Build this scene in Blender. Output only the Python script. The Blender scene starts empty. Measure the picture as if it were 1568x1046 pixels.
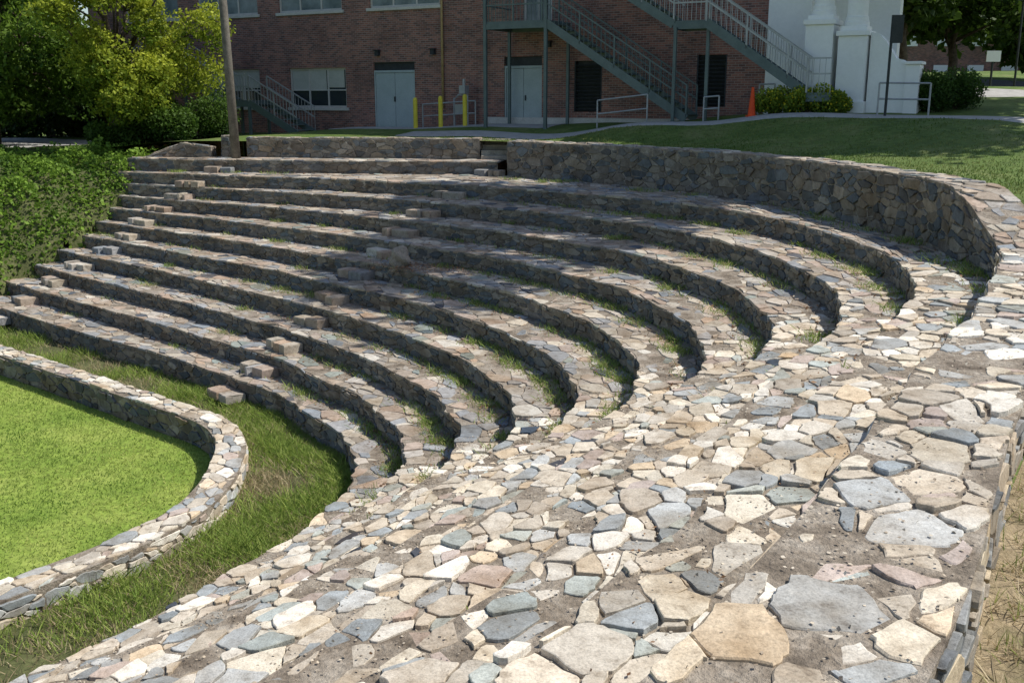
import bpy, math, random
import numpy as np
from mathutils import Vector
random.seed(11); R=np.random.RandomState(7)
EYE=6.2
sc=bpy.context.scene
sc.view_settings.view_transform='Standard'; sc.view_settings.look='None'; sc.view_settings.exposure=0
# ---------------------------------------------------------------- materials
def newmat(n):
    m=bpy.data.materials.new(n); m.use_nodes=True; nt=m.node_tree
    return m,nt,nt.nodes,nt.links,nt.nodes['Principled BSDF']
def ramp(nd,stops):
    r=nd.new('ShaderNodeValToRGB'); e=r.color_ramp.elements
    while len(e)<len(stops): e.new(.5)
    for i,(p,c) in enumerate(stops):
        e[i].position=p; e[i].color=(c[0],c[1],c[2],1)
    return r
def noise(nd,lk,sc_,det=4,rough=.6,coord='Object',vec=None):
    n=nd.new('ShaderNodeTexNoise'); n.inputs['Scale'].default_value=sc_; n.inputs['Detail'].default_value=det; n.inputs['Roughness'].default_value=rough
    if vec is None:
        t=nd.new('ShaderNodeTexCoord'); vec=t.outputs[coord]
    lk.new(vec,n.inputs['Vector']); return n
def mul(nd,lk,a,b,f=1.0,mode='MULTIPLY'):
    m=nd.new('ShaderNodeMix'); m.data_type='RGBA'; m.blend_type=mode; m.inputs[0].default_value=f
    lk.new(a,m.inputs[6]); lk.new(b,m.inputs[7]); return m.outputs[2]
def stone_mat(name,bump=.5):
    m,nt,nd,lk,b=newmat(name)
    at=nd.new('ShaderNodeAttribute'); at.attribute_name='Col'
    n1=noise(nd,lk,9,4,.7); r1=ramp(nd,[(.28,(.5,.46,.42)),(.43,(.88,.86,.83)),(.58,(1.03,1.02,1.0)),(.75,(1.3,1.27,1.22))]); lk.new(n1.outputs['Fac'],r1.inputs[0])
    n2=noise(nd,lk,70,3,.7); r2=ramp(nd,[(.3,(.7,.7,.7)),(.5,(1,1,1)),(.75,(1.2,1.2,1.2))]); lk.new(n2.outputs['Fac'],r2.inputs[0])
    c=mul(nd,lk,at.outputs['Color'],r1.outputs[0]); c=mul(nd,lk,c,r2.outputs[0])
    n3=noise(nd,lk,1.4,4,.65); r3=ramp(nd,[(.44,(1,1,1)),(.68,(.68,.61,.53))]); lk.new(n3.outputs['Fac'],r3.inputs[0])
    c=mul(nd,lk,c,r3.outputs[0])
    lk.new(c,b.inputs['Base Color']); b.inputs['Roughness'].default_value=.9
    b.inputs['Specular IOR Level'].default_value=.2
    bp=nd.new('ShaderNodeBump'); bp.inputs['Strength'].default_value=bump; bp.inputs['Distance'].default_value=.03
    lk.new(mul(nd,lk,n1.outputs['Color'],n2.outputs['Color'],.35,'MIX'),bp.inputs['Height']); lk.new(bp.outputs[0],b.inputs['Normal'])
    return m
def noisy(name,stops,scale=3,det=4,rough=.9,bump=0,bs=30,dist=.02,spec=.25,metal=0,con=1.0):
    m,nt,nd,lk,b=newmat(name)
    n=noise(nd,lk,scale,det,.65); r=ramp(nd,stops); lk.new(n.outputs['Fac'],r.inputs[0])
    lo=1-.28*con; hi=1+.18*con
    n2=noise(nd,lk,scale*9,2,.6); r2=ramp(nd,[(.3,(lo,lo,lo)),(.7,(hi,hi,hi))]); lk.new(n2.outputs['Fac'],r2.inputs[0])
    lk.new(mul(nd,lk,r.outputs[0],r2.outputs[0]),b.inputs['Base Color']); b.inputs['Roughness'].default_value=rough
    b.inputs['Specular IOR Level'].default_value=spec; b.inputs['Metallic'].default_value=metal
    if bump:
        bp=nd.new('ShaderNodeBump'); bp.inputs['Strength'].default_value=bump; bp.inputs['Distance'].default_value=dist
        n4=noise(nd,lk,bs,4,.7); lk.new(n4.outputs['Fac'],bp.inputs['Height']); lk.new(bp.outputs[0],b.inputs['Normal'])
    return m
def leaf_mat(name,trans=.35):
    m,nt,nd,lk,b=newmat(name)
    at=nd.new('ShaderNodeAttribute'); at.attribute_name='Col'
    lk.new(at.outputs['Color'],b.inputs['Base Color']); b.inputs['Roughness'].default_value=.6; b.inputs['Specular IOR Level'].default_value=.2
    tr=nd.new('ShaderNodeBsdfTranslucent'); lk.new(at.outputs['Color'],tr.inputs['Color'])
    mx=nd.new('ShaderNodeMixShader'); mx.inputs[0].default_value=trans
    lk.new(b.outputs[0],mx.inputs[1]); lk.new(tr.outputs[0],mx.inputs[2]); lk.new(mx.outputs[0],nd['Material Output'].inputs[0])
    return m
M_stone=stone_mat('stone'); M_leaf=leaf_mat('leaf'); M_grass=leaf_mat('grass_blade',.35)
M_mortar=noisy('mortar',[(.3,(.12,.095,.07)),(.48,(.26,.215,.165)),(.7,(.44,.39,.32))],3.5,5,.95,.9,28,.03)
M_soil=noisy('soil',[(.3,(.06,.07,.025)),(.6,(.12,.13,.05)),(.8,(.2,.17,.09))],2,4,.95,.6,15,.05)
M_dirt=noisy('dry_dirt',[(.3,(.16,.14,.07)),(.5,(.33,.26,.16)),(.75,(.46,.37,.24))],3,5,.95,.8,25,.03)
M_lawn=noisy('lawn_grass',[(.3,(.16,.25,.035)),(.5,(.24,.33,.055)),(.72,(.34,.4,.09))],.8,6,.9,.7,40,.03)
M_ground=noisy('upper_grass',[(.3,(.07,.12,.025)),(.5,(.12,.18,.04)),(.75,(.22,.23,.09))],.7,6,.9,.7,40,.04)
M_conc=noisy('concrete',[(.3,(.33,.32,.30)),(.7,(.46,.45,.42))],3,4,.85,.2,con=.5)
M_asph=noisy('asphalt',[(.3,(.08,.08,.085)),(.7,(.13,.13,.13))],5,4,.9,.3)
M_bark=noisy('bark',[(.3,(.06,.045,.035)),(.7,(.16,.125,.095))],6,5,.9,.8,14,.05)
M_polew=noisy('weathered_wood',[(.3,(.10,.09,.075)),(.7,(.21,.19,.16))],5,5,.9,.4,20,.02)
M_metal=noisy('green_grey_paint',[(.3,(.085,.12,.12)),(.7,(.12,.16,.16))],3,3,.5,0,spec=.4,con=.4)
M_galv=noisy('galvanised',[(.3,(.3,.31,.32)),(.7,(.42,.43,.44))],6,3,.45,0,spec=.5,metal=.2,con=.4)
M_door=noisy('grey_door',[(.3,(.36,.42,.43)),(.7,(.42,.48,.49))],2,3,.6,con=.3)
M_white=noisy('white_paint',[(.3,(.83,.83,.81)),(.7,(.88,.88,.86))],1.2,3,.6,con=.12)
M_trim=noisy('stone_trim',[(.3,(.5,.48,.44)),(.7,(.6,.58,.54))],3,4,.8,con=.5)
M_yellow=noisy('yellow_paint',[(.3,(.66,.54,.05)),(.7,(.76,.64,.08))],5,3,.5,con=.5)
M_orange=noisy('orange_cone',[(.3,(.68,.06,.015)),(.7,(.8,.1,.02))],5,3,.5,con=.3)
M_dark=noisy('dark_louvre',[(.3,(.03,.035,.04)),(.7,(.05,.055,.06))],5,3,.6)
M_black=noisy('dark_sign_paint',[(.3,(.03,.035,.035)),(.7,(.045,.05,.05))],5,3,.5)
M_blind=noisy('window_blind',[(.3,(.42,.43,.38)),(.7,(.52,.52,.47))],2,3,.8,con=.3)
m,nt,nd,lk,b=newmat('window_glass'); b.inputs['Base Color'].default_value=(.03,.04,.045,1); b.inputs['Roughness'].default_value=.08; b.inputs['Specular IOR Level'].default_value=.8; M_glass=m
m,nt,nd,lk,b=newmat('upper_glass')
n=noise(nd,lk,1.2,4); r=ramp(nd,[(.35,(.10,.13,.14)),(.65,(.24,.28,.29))]); lk.new(n.outputs['Fac'],r.inputs[0]); lk.new(r.outputs[0],b.inputs['Base Color']); b.inputs['Roughness'].default_value=.15; M_glass2=m
m,nt,nd,lk,b=newmat('red_brick')
tc=nd.new('ShaderNodeTexCoord'); sx=nd.new('ShaderNodeSeparateXYZ'); lk.new(tc.outputs['Object'],sx.inputs[0])
ad=nd.new('ShaderNodeMath'); ad.operation='ADD'; lk.new(sx.outputs[0],ad.inputs[0]); lk.new(sx.outputs[1],ad.inputs[1])
cb=nd.new('ShaderNodeCombineXYZ'); lk.new(ad.outputs[0],cb.inputs[0]); lk.new(sx.outputs[2],cb.inputs[1])
bt=nd.new('ShaderNodeTexBrick'); lk.new(cb.outputs[0],bt.inputs['Vector']); bt.inputs['Scale'].default_value=1
bt.inputs['Brick Width'].default_value=.23; bt.inputs['Row Height'].default_value=.078; bt.inputs['Mortar Size'].default_value=.008; bt.inputs['Mortar Smooth'].default_value=.2; bt.inputs['Bias'].default_value=-.1
bt.inputs['Color1'].default_value=(.32,.145,.11,1); bt.inputs['Color2'].default_value=(.115,.065,.06,1); bt.inputs['Mortar'].default_value=(.32,.27,.24,1)
n=noise(nd,lk,.6,6,.7); r=ramp(nd,[(.3,(.6,.58,.58)),(.5,(1,1,1)),(.72,(1.3,1.22,1.15))]); lk.new(n.outputs['Fac'],r.inputs[0])
lk.new(mul(nd,lk,bt.outputs['Color'],r.outputs[0]),b.inputs['Base Color']); b.inputs['Roughness'].default_value=.9
bp=nd.new('ShaderNodeBump'); bp.inputs['Strength'].default_value=.5; bp.inputs['Distance'].default_value=.01; bp.invert=True; lk.new(bt.outputs['Fac'],bp.inputs['Height']); lk.new(bp.outputs[0],b.inputs['Normal'])
M_brick=m
# ---------------------------------------------------------------- mesh helpers
def empty(name,loc=(0,0,0),rz=0):
    e=bpy.data.objects.new(name,None); sc.collection.objects.link(e); e.location=loc; e.rotation_euler=(0,0,rz); return e
def mkobj(name,V,F,mat,parent=None,cols=None,smooth=False):
    me=bpy.data.meshes.new(name); me.from_pydata([tuple(v) for v in V],[],F); me.materials.append(mat)
    if cols is not None:
        ca=me.color_attributes.new('Col','FLOAT_COLOR','CORNER')
        tot=np.array([len(f) for f in F]); c=np.repeat(np.asarray(cols,dtype=np.float32),tot,axis=0)
        c=np.hstack([c,np.ones((len(c),1),dtype=np.float32)]); ca.data.foreach_set('color',c.ravel())
    if smooth: me.polygons.foreach_set('use_smooth',[True]*len(me.polygons))
    me.update(); o=bpy.data.objects.new(name,me); sc.collection.objects.link(o)
    if parent: o.parent=parent
    return o
def fastpoly(name,V,k,cols,mat,parent=None):
    N=len(V)//k; me=bpy.data.meshes.new(name); me.vertices.add(N*k); me.vertices.foreach_set('co',np.asarray(V,dtype=np.float32).ravel())
    me.loops.add(N*k); me.loops.foreach_set('vertex_index',np.arange(N*k,dtype=np.int32))
    me.polygons.add(N); me.polygons.foreach_set('loop_start',np.arange(0,N*k,k,dtype=np.int32))
    try: me.polygons.foreach_set('loop_total',np.full(N,k,dtype=np.int32))
    except Exception: pass
    me.materials.append(mat); me.update(calc_edges=True)
    ca=me.color_attributes.new('Col','FLOAT_COLOR','CORNER'); c=np.repeat(np.asarray(cols,dtype=np.float32),k,axis=0)
    c=np.hstack([c,np.ones((len(c),1),dtype=np.float32)]); ca.data.foreach_set('color',c.ravel())
    o=bpy.data.objects.new(name,me); sc.collection.objects.link(o)
    if parent: o.parent=parent
    return o
class MB:
    def __init__(s): s.V=[]; s.F=[]
    def box(s,x0,x1,y0,y1,z0,z1):
        n=len(s.V); s.V+=[(x0,y0,z0),(x1,y0,z0),(x1,y1,z0),(x0,y1,z0),(x0,y0,z1),(x1,y0,z1),(x1,y1,z1),(x0,y1,z1)]
        s.F+=[tuple(n+i for i in f) for f in ((0,3,2,1),(4,5,6,7),(0,1,5,4),(1,2,6,5),(2,3,7,6),(3,0,4,7))]
    def beam(s,p,q,w,h=None,up=(0,0,1)):
        h=h or w; p=Vector(p); q=Vector(q); d=(q-p).normalized(); upv=Vector(up)
        if abs(d.dot(upv))>.98: upv=Vector((1,0,0))
        a=d.cross(upv).normalized()*w/2; b_=a.cross(d).normalized()*h/2; n=len(s.V)
        for c in (p,q): s.V+=[tuple(c-a-b_),tuple(c+a-b_),tuple(c+a+b_),tuple(c-a+b_)]
        s.F+=[tuple(n+i for i in f) for f in ((0,3,2,1),(4,5,6,7),(0,1,5,4),(1,2,6,5),(2,3,7,6),(3,0,4,7))]
    def tube(s,pts,rad,seg=8):
        n0=len(s.V); pts=[Vector(p) for p in pts]
        for i,p in enumerate(pts):
            d=(pts[min(i+1,len(pts)-1)]-pts[max(i-1,0)]).normalized(); u=Vector((1,0,0)) if abs(d.x)<.8 else Vector((0,1,0))
            a=d.cross(u).normalized(); b_=d.cross(a)
            for j in range(seg):
                t=2*math.pi*j/seg; s.V.append(tuple(p+(a*math.cos(t)+b_*math.sin(t))*rad[i]))
        for i in range(len(pts)-1):
            for j in range(seg):
                j2=(j+1)%seg; s.F.append((n0+i*seg+j,n0+i*seg+j2,n0+(i+1)*seg+j2,n0+(i+1)*seg+j))
        s.F.append(tuple(n0+j for j in range(seg))[::-1]); s.F.append(tuple(n0+(len(pts)-1)*seg+j for j in range(seg)))
    def obj(s,name,mat,parent=None,smooth=False,bevel=0):
        o=mkobj(name,s.V,s.F,mat,parent,smooth=smooth)
        if bevel:
            md=o.modifiers.new('bev','BEVEL'); md.width=bevel; md.segments=2
        return o
# ---------------------------------------------------------------- plan curves (metres)
r1=[(-18.6,31.3),(-13.9,26.9),(-9.26,23.0),(-5.6,19.85),(-4.05,18.05),(-2.95,16.4),(-2.48,15.1),(-2.38,14.1),(-2.6,13.0),(-3.08,11.8),(-4.15,9.9),(-5.5,8.0),(-8,4.6)]
r6=[(-16.6,34.4),(-11.6,30.6),(-7.3,27.1),(-3.47,23.6),(-1.17,21.2),(.6,18.7),(1.55,16.4),(1.85,14.4),(1.55,12.6),(.6,10.8),(-.95,8.15),(-2.6,5.9),(-5.2,2.4)]
r10=[(-14.4,33.9),(-9.9,32.0),(-5.6,30.4),(-1.7,28.3),(1.9,25.4),(4.5,22.1),(5.6,18.5),(5.75,15.2),(5.1,12.5),(3.6,9.75),(1.7,6.55),(0,3.9),(-2.7,.5)]
r11=[(-12.8,33.9),(-9.3,33.0),(-5.0,32.4),(-.6,31.7),(2.7,28.4),(5.4,24.2),(6.55,19.6),(6.75,15.6),(6.1,12.5),(4.4,9.35),(2.4,6.15),(.7,3.4),(-2,0)]
rout=[(-12.9,35.4),(-9.5,34.8),(-5,34.3),(-.4,32.9),(3.3,29.0),(6.1,24.5),(7.25,19.6),(7.45,15.5),(6.8,12.2),(5.1,9.0),(3.05,5.8),(1.35,2.95),(-1.4,-.5)]
rcurb=[(-18,28.2),(-13.4,24.3),(-9.9,21.5),(-6.9,19.05),(-5.35,17.75),(-4.65,16.6),(-4.38,15.4),(-4.3,14.25),(-4.45,13.2),(-4.97,12.1),(-6.0,10.7),(-7.6,8.5),(-10.5,4.6)]
U=np.linspace(0,12,577)
def cr(pts,u=U):
    P=np.array(pts,float); P=np.vstack([2*P[0]-P[1],P,2*P[-1]-P[-2]]); i=np.minimum(u.astype(int),len(pts)-2); t=(u-i)[:,None]
    a,b_,c,d=P[i],P[i+1],P[i+2],P[i+3]
    return .5*((2*b_)+(-a+c)*t+(2*a-5*b_+4*c-d)*t*t+(-a+3*b_-3*c+d)*t**3)
def rowpts(k):
    if k==0: return np.array(rcurb)
    a,b_,c=np.array(r1),np.array(r6),np.array(r10)
    return a*((k-6)*(k-10)/45)+b_*((k-1)*(k-10)/-20)+c*((k-1)*(k-6)/36)
C={k:cr(rowpts(k)) for k in range(0,11)}; C[11]=cr(r11); C[12]=cr(rout)
for k in range(1,12):
    nn=np.stack([np.sin(U*5.1+k*1.7),np.cos(U*4.3+k*2.9)],1)*.03+np.stack([np.sin(U*17+k*3.1),np.cos(U*19+k)],1)*.016
    C[k]=C[k]+nn
def lev(k): return EYE-6.05 if k==0 else EYE-(2.35+(10-k)*.36)
def normals(c):
    t=np.gradient(c,axis=0); t/=np.linalg.norm(t,axis=1)[:,None]; return np.stack([t[:,1],-t[:,0]],1)
def smooth(x,a,b_):
    t=np.clip((x-a)/(b_-a),0,1); return t*t*(3-2*t)
hw=1.3+.6*smooth(U,6.9,7.9)
ZW=EYE-hw
# ---------------------------------------------------------------- stones
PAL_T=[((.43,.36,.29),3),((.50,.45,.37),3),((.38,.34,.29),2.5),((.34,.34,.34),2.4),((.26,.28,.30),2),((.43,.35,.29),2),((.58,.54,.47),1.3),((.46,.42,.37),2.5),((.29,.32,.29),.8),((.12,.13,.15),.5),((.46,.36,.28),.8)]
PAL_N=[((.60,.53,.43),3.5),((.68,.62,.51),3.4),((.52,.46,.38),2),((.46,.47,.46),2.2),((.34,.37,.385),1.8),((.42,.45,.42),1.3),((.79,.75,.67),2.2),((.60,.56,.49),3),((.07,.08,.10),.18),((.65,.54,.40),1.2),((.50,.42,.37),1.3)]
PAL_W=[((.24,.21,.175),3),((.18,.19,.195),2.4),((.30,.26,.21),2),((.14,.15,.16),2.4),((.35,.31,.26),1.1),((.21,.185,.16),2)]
PAL_O=[((.38,.34,.28),3),((.30,.31,.31),2),((.46,.40,.32),2),((.24,.25,.26),1.5),((.5,.42,.3),1)]
def pick(pal):
    w=[p[1] for p in pal]; c=random.choices(pal,w)[0][0]; k=random.uniform(.8,1.15); h=random.uniform(-.012,.012)
    return (c[0]*k+h,c[1]*k,c[2]*k-h)
def vcells(L,W,sx,sy,jit=.98,big=.25):
    nx=max(2,round(L/sx)); ny=max(1,round(W/sy)); gx=L/nx; gy=W/ny
    S={}
    for i in range(-2,nx+2):
        off=random.uniform(-.3,.3)
        for j in range(-2,ny+2): S[i,j]=(i+.5+random.uniform(-.5,.5)*jit,j+.5+off*.5+random.uniform(-.5,.5)*jit,random.uniform(0,.5) if random.random()>big else random.uniform(.8,1.6))
    out=[]
    for i in range(nx):
        for j in range(ny):
            x,y,w=S[i,j]; poly=[(x-1.8,y-1.8),(x+1.8,y-1.8),(x+1.8,y+1.8),(x-1.8,y+1.8)]
            hp=[(-1,0,0.0),(1,0,float(nx)),(0,-1,0.0),(0,1,float(ny))]
            for di in (-2,-1,0,1,2):
                for dj in (-2,-1,0,1,2):
                    if di==0 and dj==0: continue
                    if (i+di,j+dj) not in S: continue
                    q=S[i+di,j+dj]; dx=q[0]-x; dy=q[1]-y; d2=dx*dx+dy*dy
                    f=.5+(w-q[2])*.4/(d2+.15); f=min(max(f,.08),.92)
                    mx=x+dx*f; my=y+dy*f; hp.append((dx,dy,dx*mx+dy*my))
            for a,b_,c in hp:
                n=len(poly); new=[]; pd=[a*p[0]+b_*p[1]-c for p in poly]
                if max(pd)<=0: continue
                for q in range(n):
                    p0,p1=poly[q],poly[(q+1)%n]; d0,d1=pd[q],pd[(q+1)%n]
                    if d0<=0: new.append(p0)
                    if (d0<0<d1) or (d1<0<d0):
                        t=d0/(d0-d1); new.append((p0[0]+(p1[0]-p0[0])*t,p0[1]+(p1[1]-p0[1])*t))
                poly=new
                if len(poly)<3: break
            if len(poly)>=3: out.append([(p[0]*gx,p[1]*gy) for p in poly])
    return out
class Stones:
    def __init__(s): s.V=[]; s.F=[]; s.C=[]; s.n=0
    def add(s,L,W,sx,sy,mapf,pal,gap=.006,hmin=.004,hmax=.02,tilt=.05,bev=.006,miss=0.0,shift=0.0,jit=.008,missf=None,base=-.03,cor=.06):
        P=[]
        for poly in vcells(L,W,sx,sy):
            n=len(poly); cx=sum(p[0] for p in poly)/n; cy=sum(p[1] for p in poly)/n
            ar=abs(sum(poly[i][0]*poly[(i+1)%n][1]-poly[(i+1)%n][0]*poly[i][1] for i in range(n)))/2
            if ar<.0006: continue
            mm=miss if missf is None else missf(cx,cy)
            if random.random()<mm: continue
            r=math.sqrt(ar/math.pi); g=min(gap*random.uniform(.3,2.6),r*.4)
            pts=[]
            for i in range(n):
                a=poly[i]; b_=poly[(i+1)%n]; e=math.hypot(a[0]-b_[0],a[1]-b_[1])
                if e<.015: continue
                if e>.13: ts=(cor,.3,.62,1-cor)
                elif e>.06: ts=(cor,.55)
                else: ts=(.5,)
                for t in ts: pts.append((a[0]+(b_[0]-a[0])*t+random.uniform(-jit,jit),a[1]+(b_[1]-a[1])*t+random.uniform(-jit,jit)))
            if len(pts)<4: continue
            k=1-g/r; pts=[(cx+(p[0]-cx)*k,cy+(p[1]-cy)*k+shift) for p in pts]; m_=len(pts)
            h=random.uniform(hmin,hmax); tx=random.uniform(-tilt,tilt); ty=random.uniform(-tilt,tilt); k2=max(.6,1-bev/r); bb=bev*random.uniform(.5,1)
            n0=s.n+len(P)
            for p in pts: P.append((p[0],p[1],base))
            for p in pts: P.append((p[0],p[1],h-bb+(p[0]-cx)*tx+(p[1]-cy)*ty))
            for p in pts:
                q=(cx+(p[0]-cx)*k2,cy+shift+(p[1]-cy-shift)*k2); P.append((q[0],q[1],h+(q[0]-cx)*tx+(q[1]-cy)*ty))
            col=pick(pal)
            for i in range(m_):
                j=(i+1)%m_; s.F.append((n0+i,n0+j,n0+m_+j,n0+m_+i)); s.F.append((n0+m_+i,n0+m_+j,n0+2*m_+j,n0+2*m_+i)); s.C+=[col,col]
            s.F.append(tuple(n0+2*m_+i for i in range(m_))); s.C.append(col)
        if P:
            P=np.array(P); s.V.append(mapf(P[:,0],P[:,1],P[:,2])); s.n+=len(P)
    def obj(s,name,mat,parent): return mkobj(name,np.vstack(s.V),s.F,mat,parent,cols=s.C)
def cum(c): return np.concatenate([[0],np.cumsum(np.linalg.norm(np.diff(c,axis=0),axis=1))])
def sel(u0,u1): return (U>=u0-1e-6)&(U<=u1+1e-6)
def tread_map(c0,c1,z,W):
    mid=(c0+c1)/2; s=cum(mid)
    def f(a,b_,n):
        t=b_/W; x0=np.interp(a,s,c0[:,0]);y0=np.interp(a,s,c0[:,1]);x1=np.interp(a,s,c1[:,0]);y1=np.interp(a,s,c1[:,1]); zz=np.interp(a,s,z) if np.ndim(z) else z
        return np.stack([x0+(x1-x0)*t,y0+(y1-y0)*t,zz+n+.012*np.sin(a*2.1+t)*np.sin(a*.7)],1)
    return f,s[-1]
def face_map(c,z0,z1,H,sign=1):
    s=cum(c); N=normals(c)*sign; z0=np.broadcast_to(z0,s.shape); z1=np.broadcast_to(z1,s.shape)
    def f(a,b_,n):
        x=np.interp(a,s,c[:,0])+np.interp(a,s,N[:,0])*n; y=np.interp(a,s,c[:,1])+np.interp(a,s,N[:,1])*n
        za=np.interp(a,s,z0); zb=np.interp(a,s,z1); return np.stack([x,y,za+(zb-za)*b_/H],1)
    return f,s[-1]
amph=empty('stone_amphitheater')
ST=Stones(); SR=Stones()
base=MB()
def strip(c0,c1,z0,z1,mb=base):
    n=len(mb.V); m=len(c0); z0=np.broadcast_to(z0,(m,)); z1=np.broadcast_to(z1,(m,))
    for i in range(m): mb.V+= [(c0[i,0],c0[i,1],z0[i]),(c1[i,0],c1[i,1],z1[i])]
    for i in range(m-1): mb.F.append((n+2*i,n+2*i+2,n+2*i+3,n+2*i+1))
for k in range(1,11):
    strip(C[k],C[k+1],lev(k),lev(k)); strip(C[k],C[k],lev(k-1)-.05,lev(k))
    for (u0,u1,near) in ((0,3.0,0),(3.0,7.2,1),(7.2,12,2)):
        m=sel(u0,u1); c0=C[k][m]; c1=C[k+1][m]; W=float(np.mean(np.linalg.norm(c1-c0,axis=1)))
        f,L=tread_map(c0,c1,lev(k),W)
        if near==2:
            ST.add(L,W,.235,.165,f,PAL_N,gap=.006,hmin=.002,hmax=.032,tilt=.07,shift=-.02,bev=.005,missf=(lambda x,y,W=W: .04+.2*(math.sin(x*1.7+W*40)*math.sin(y*5+x)>.55)),jit=.010)
        else:
            ST.add(L,W,.36,.23,f,PAL_T,gap=.008,hmin=.002,hmax=.022,tilt=.045,shift=-.04,bev=.007,missf=(lambda x,y,wd=W: .03 if y<wd*.5 else .26))
    f,L=face_map(C[k],lev(k-1),lev(k)-.015,.36)
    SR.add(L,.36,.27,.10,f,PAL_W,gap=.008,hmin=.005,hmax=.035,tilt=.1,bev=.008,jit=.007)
m=sel(0,3.05); c0=C[11][m]; c1=C[12][m]; zl=EYE-1.95; W=1.4
strip(c0,c1,zl,zl); strip(c0,c0,lev(10)-.05,zl)
f,L=tread_map(c0,c1,zl,W); ST.add(L,W,.38,.26,f,PAL_T,shift=-.03,miss=.1)
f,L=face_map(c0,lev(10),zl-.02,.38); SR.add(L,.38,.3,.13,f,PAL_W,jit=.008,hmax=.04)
m=sel(7.85,12); c0=C[11][m]; c1=C[12][m]; zr=ZW[m]; W=.72
strip(c0,c1,zr,zr); strip(c0,c0,lev(10)-.05,zr); strip(c1,c1,zr-1.5,zr)
f,L=tread_map(c0,c1,zr,W)
ST.add(L,W,.25,.19,f,PAL_N,gap=.007,hmin=.002,hmax=.03,tilt=.07,shift=0,bev=.007,missf=lambda x,y:.05+.2*(math.sin(x*1.9+1)*math.sin(y*6)>.5),jit=.014)
f,L=face_map(c0,lev(10),zr-.02,.45); SR.add(L,.45,.26,.12,f,PAL_N,jit=.008,hmax=.03)
f,L=face_map(c1,zr-1.0,zr-.01,1.0,-1); SR.add(L,1.0,.24,.10,f,PAL_O,jit=.012,hmax=.035,tilt=.12,gap=.008)
base.obj('mortar_bed',M_mortar,amph)
SB=Stones()
def blocks(uc,half=.46):
    for k in range(1,12):
        c=C[k]; i=int(np.argmin(abs(U-uc))); N=normals(c)[i]; T=np.array([-N[1],N[0]]); p=c[i]+N*.03
        z0=lev(k-1) if k>1 else lev(0)+.1; hgt=.19; dep=.42; dx=random.uniform(-.12,.12)
        nst=random.choice((2,3)); widths=np.random.RandomState(k*7+int(uc)).dirichlet([6]*nst)*2*half; x=-half
        for w in widths:
            dd=dep*random.uniform(.8,1.15); zt=hgt+random.uniform(-.03,.02)
            q=[(x+.01,.0),(x+w*.5,.0),(x+w-.01,.0),(x+w-.01,dd*.5),(x+w-.03,dd),(x+w*.5,dd+random.uniform(-.02,.04)),(x+.03,dd),(x+.01,dd*.5)]
            col=pick(PAL_T); n0=SB.n; rings=[]
            for (zz,kk) in ((0,1),(zt-.02,1),(zt,.94)):
                cx=x+w/2; cy=dd/2
                for a,b_ in q:
                    a2=cx+(a-cx)*kk+random.uniform(-.012,.012)+dx; b2=cy+(b_-cy)*kk
                    rings.append((*(p+T*a2+N*b2),z0+zz))
            SB.V.append(np.array(rings)); SB.n+=24
            for r_ in range(2):
                for j in range(8): SB.F.append((n0+r_*8+j,n0+r_*8+(j+1)%8,n0+r_*8+8+(j+1)%8,n0+r_*8+8+j)); SB.C.append(col)
            SB.F.append(tuple(n0+16+j for j in range(8))); SB.C.append(col)
            x+=w
blocks(1.0); blocks(3.0)
ST.obj('tread_stones',M_stone,amph); SR.obj('riser_stones',M_stone,amph); SB.obj('aisle_steps',M_stone,amph)
# ---------------------------------------------------------------- walls
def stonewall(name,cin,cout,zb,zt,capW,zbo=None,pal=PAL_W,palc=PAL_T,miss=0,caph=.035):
    p=empty(name); S=Stones(); mb=MB(); zb=np.broadcast_to(zb,(len(cin),)); zt=np.broadcast_to(zt,(len(cin),)); zbo=zb if zbo is None else np.broadcast_to(zbo,(len(cin),))
    strip(cin,cin,zb-.2,zt,mb); strip(cin,cout,zt,zt,mb); strip(cout,cout,zbo-.3,zt,mb)
    for i in (0,-1):
        n=len(mb.V); a,b_=cin[i],cout[i]; mb.V+=[(a[0],a[1],zb[i]-.3),(b_[0],b_[1],zb[i]-.3),(b_[0],b_[1],zt[i]),(a[0],a[1],zt[i])]; mb.F.append((n,n+1,n+2,n+3))
        e=np.linspace(0,1,6)[:,None]; cc=a+(b_-a)*e; H=float(zt[i]-zb[i])
        if H>.15:
            f,L=face_map(cc,zb[i],zt[i],H,-1 if i==0 else 1); S.add(L,H,.3,.16,f,pal,jit=.008,hmax=.04)
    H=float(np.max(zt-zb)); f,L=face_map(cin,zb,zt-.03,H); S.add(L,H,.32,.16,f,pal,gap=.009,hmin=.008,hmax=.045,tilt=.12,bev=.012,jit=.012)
    H2=float(np.max(zt-zbo)); 
    if H2>.1: f,L=face_map(cout,zbo,zt-.03,H2,-1); S.add(L,H2,.28,.13,f,palc,gap=.009,hmin=.008,hmax=.045,tilt=.1,bev=.012,jit=.012)
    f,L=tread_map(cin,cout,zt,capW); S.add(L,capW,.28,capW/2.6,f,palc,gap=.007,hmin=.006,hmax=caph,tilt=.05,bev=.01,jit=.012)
    mb.obj('core',M_mortar,p); S.obj('stones',M_stone,p); return p
m=sel(3.12,7.95)
stonewall('stone_retaining_wall',C[11][m],C[12][m],lev(10),ZW[m],.65)
def pl(pts,n=40):
    P=np.array(pts,float); return cr(P,np.linspace(0,len(P)-1,n))
stonewall('stone_retaining_wall',pl([(-8.9,34.35),(-5,33.85),(-1.05,33.2)]),pl([(-8.9,34.95),(-5,34.45),(-.95,33.8)]),EYE-1.95,EYE-1.3,.6)
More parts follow.
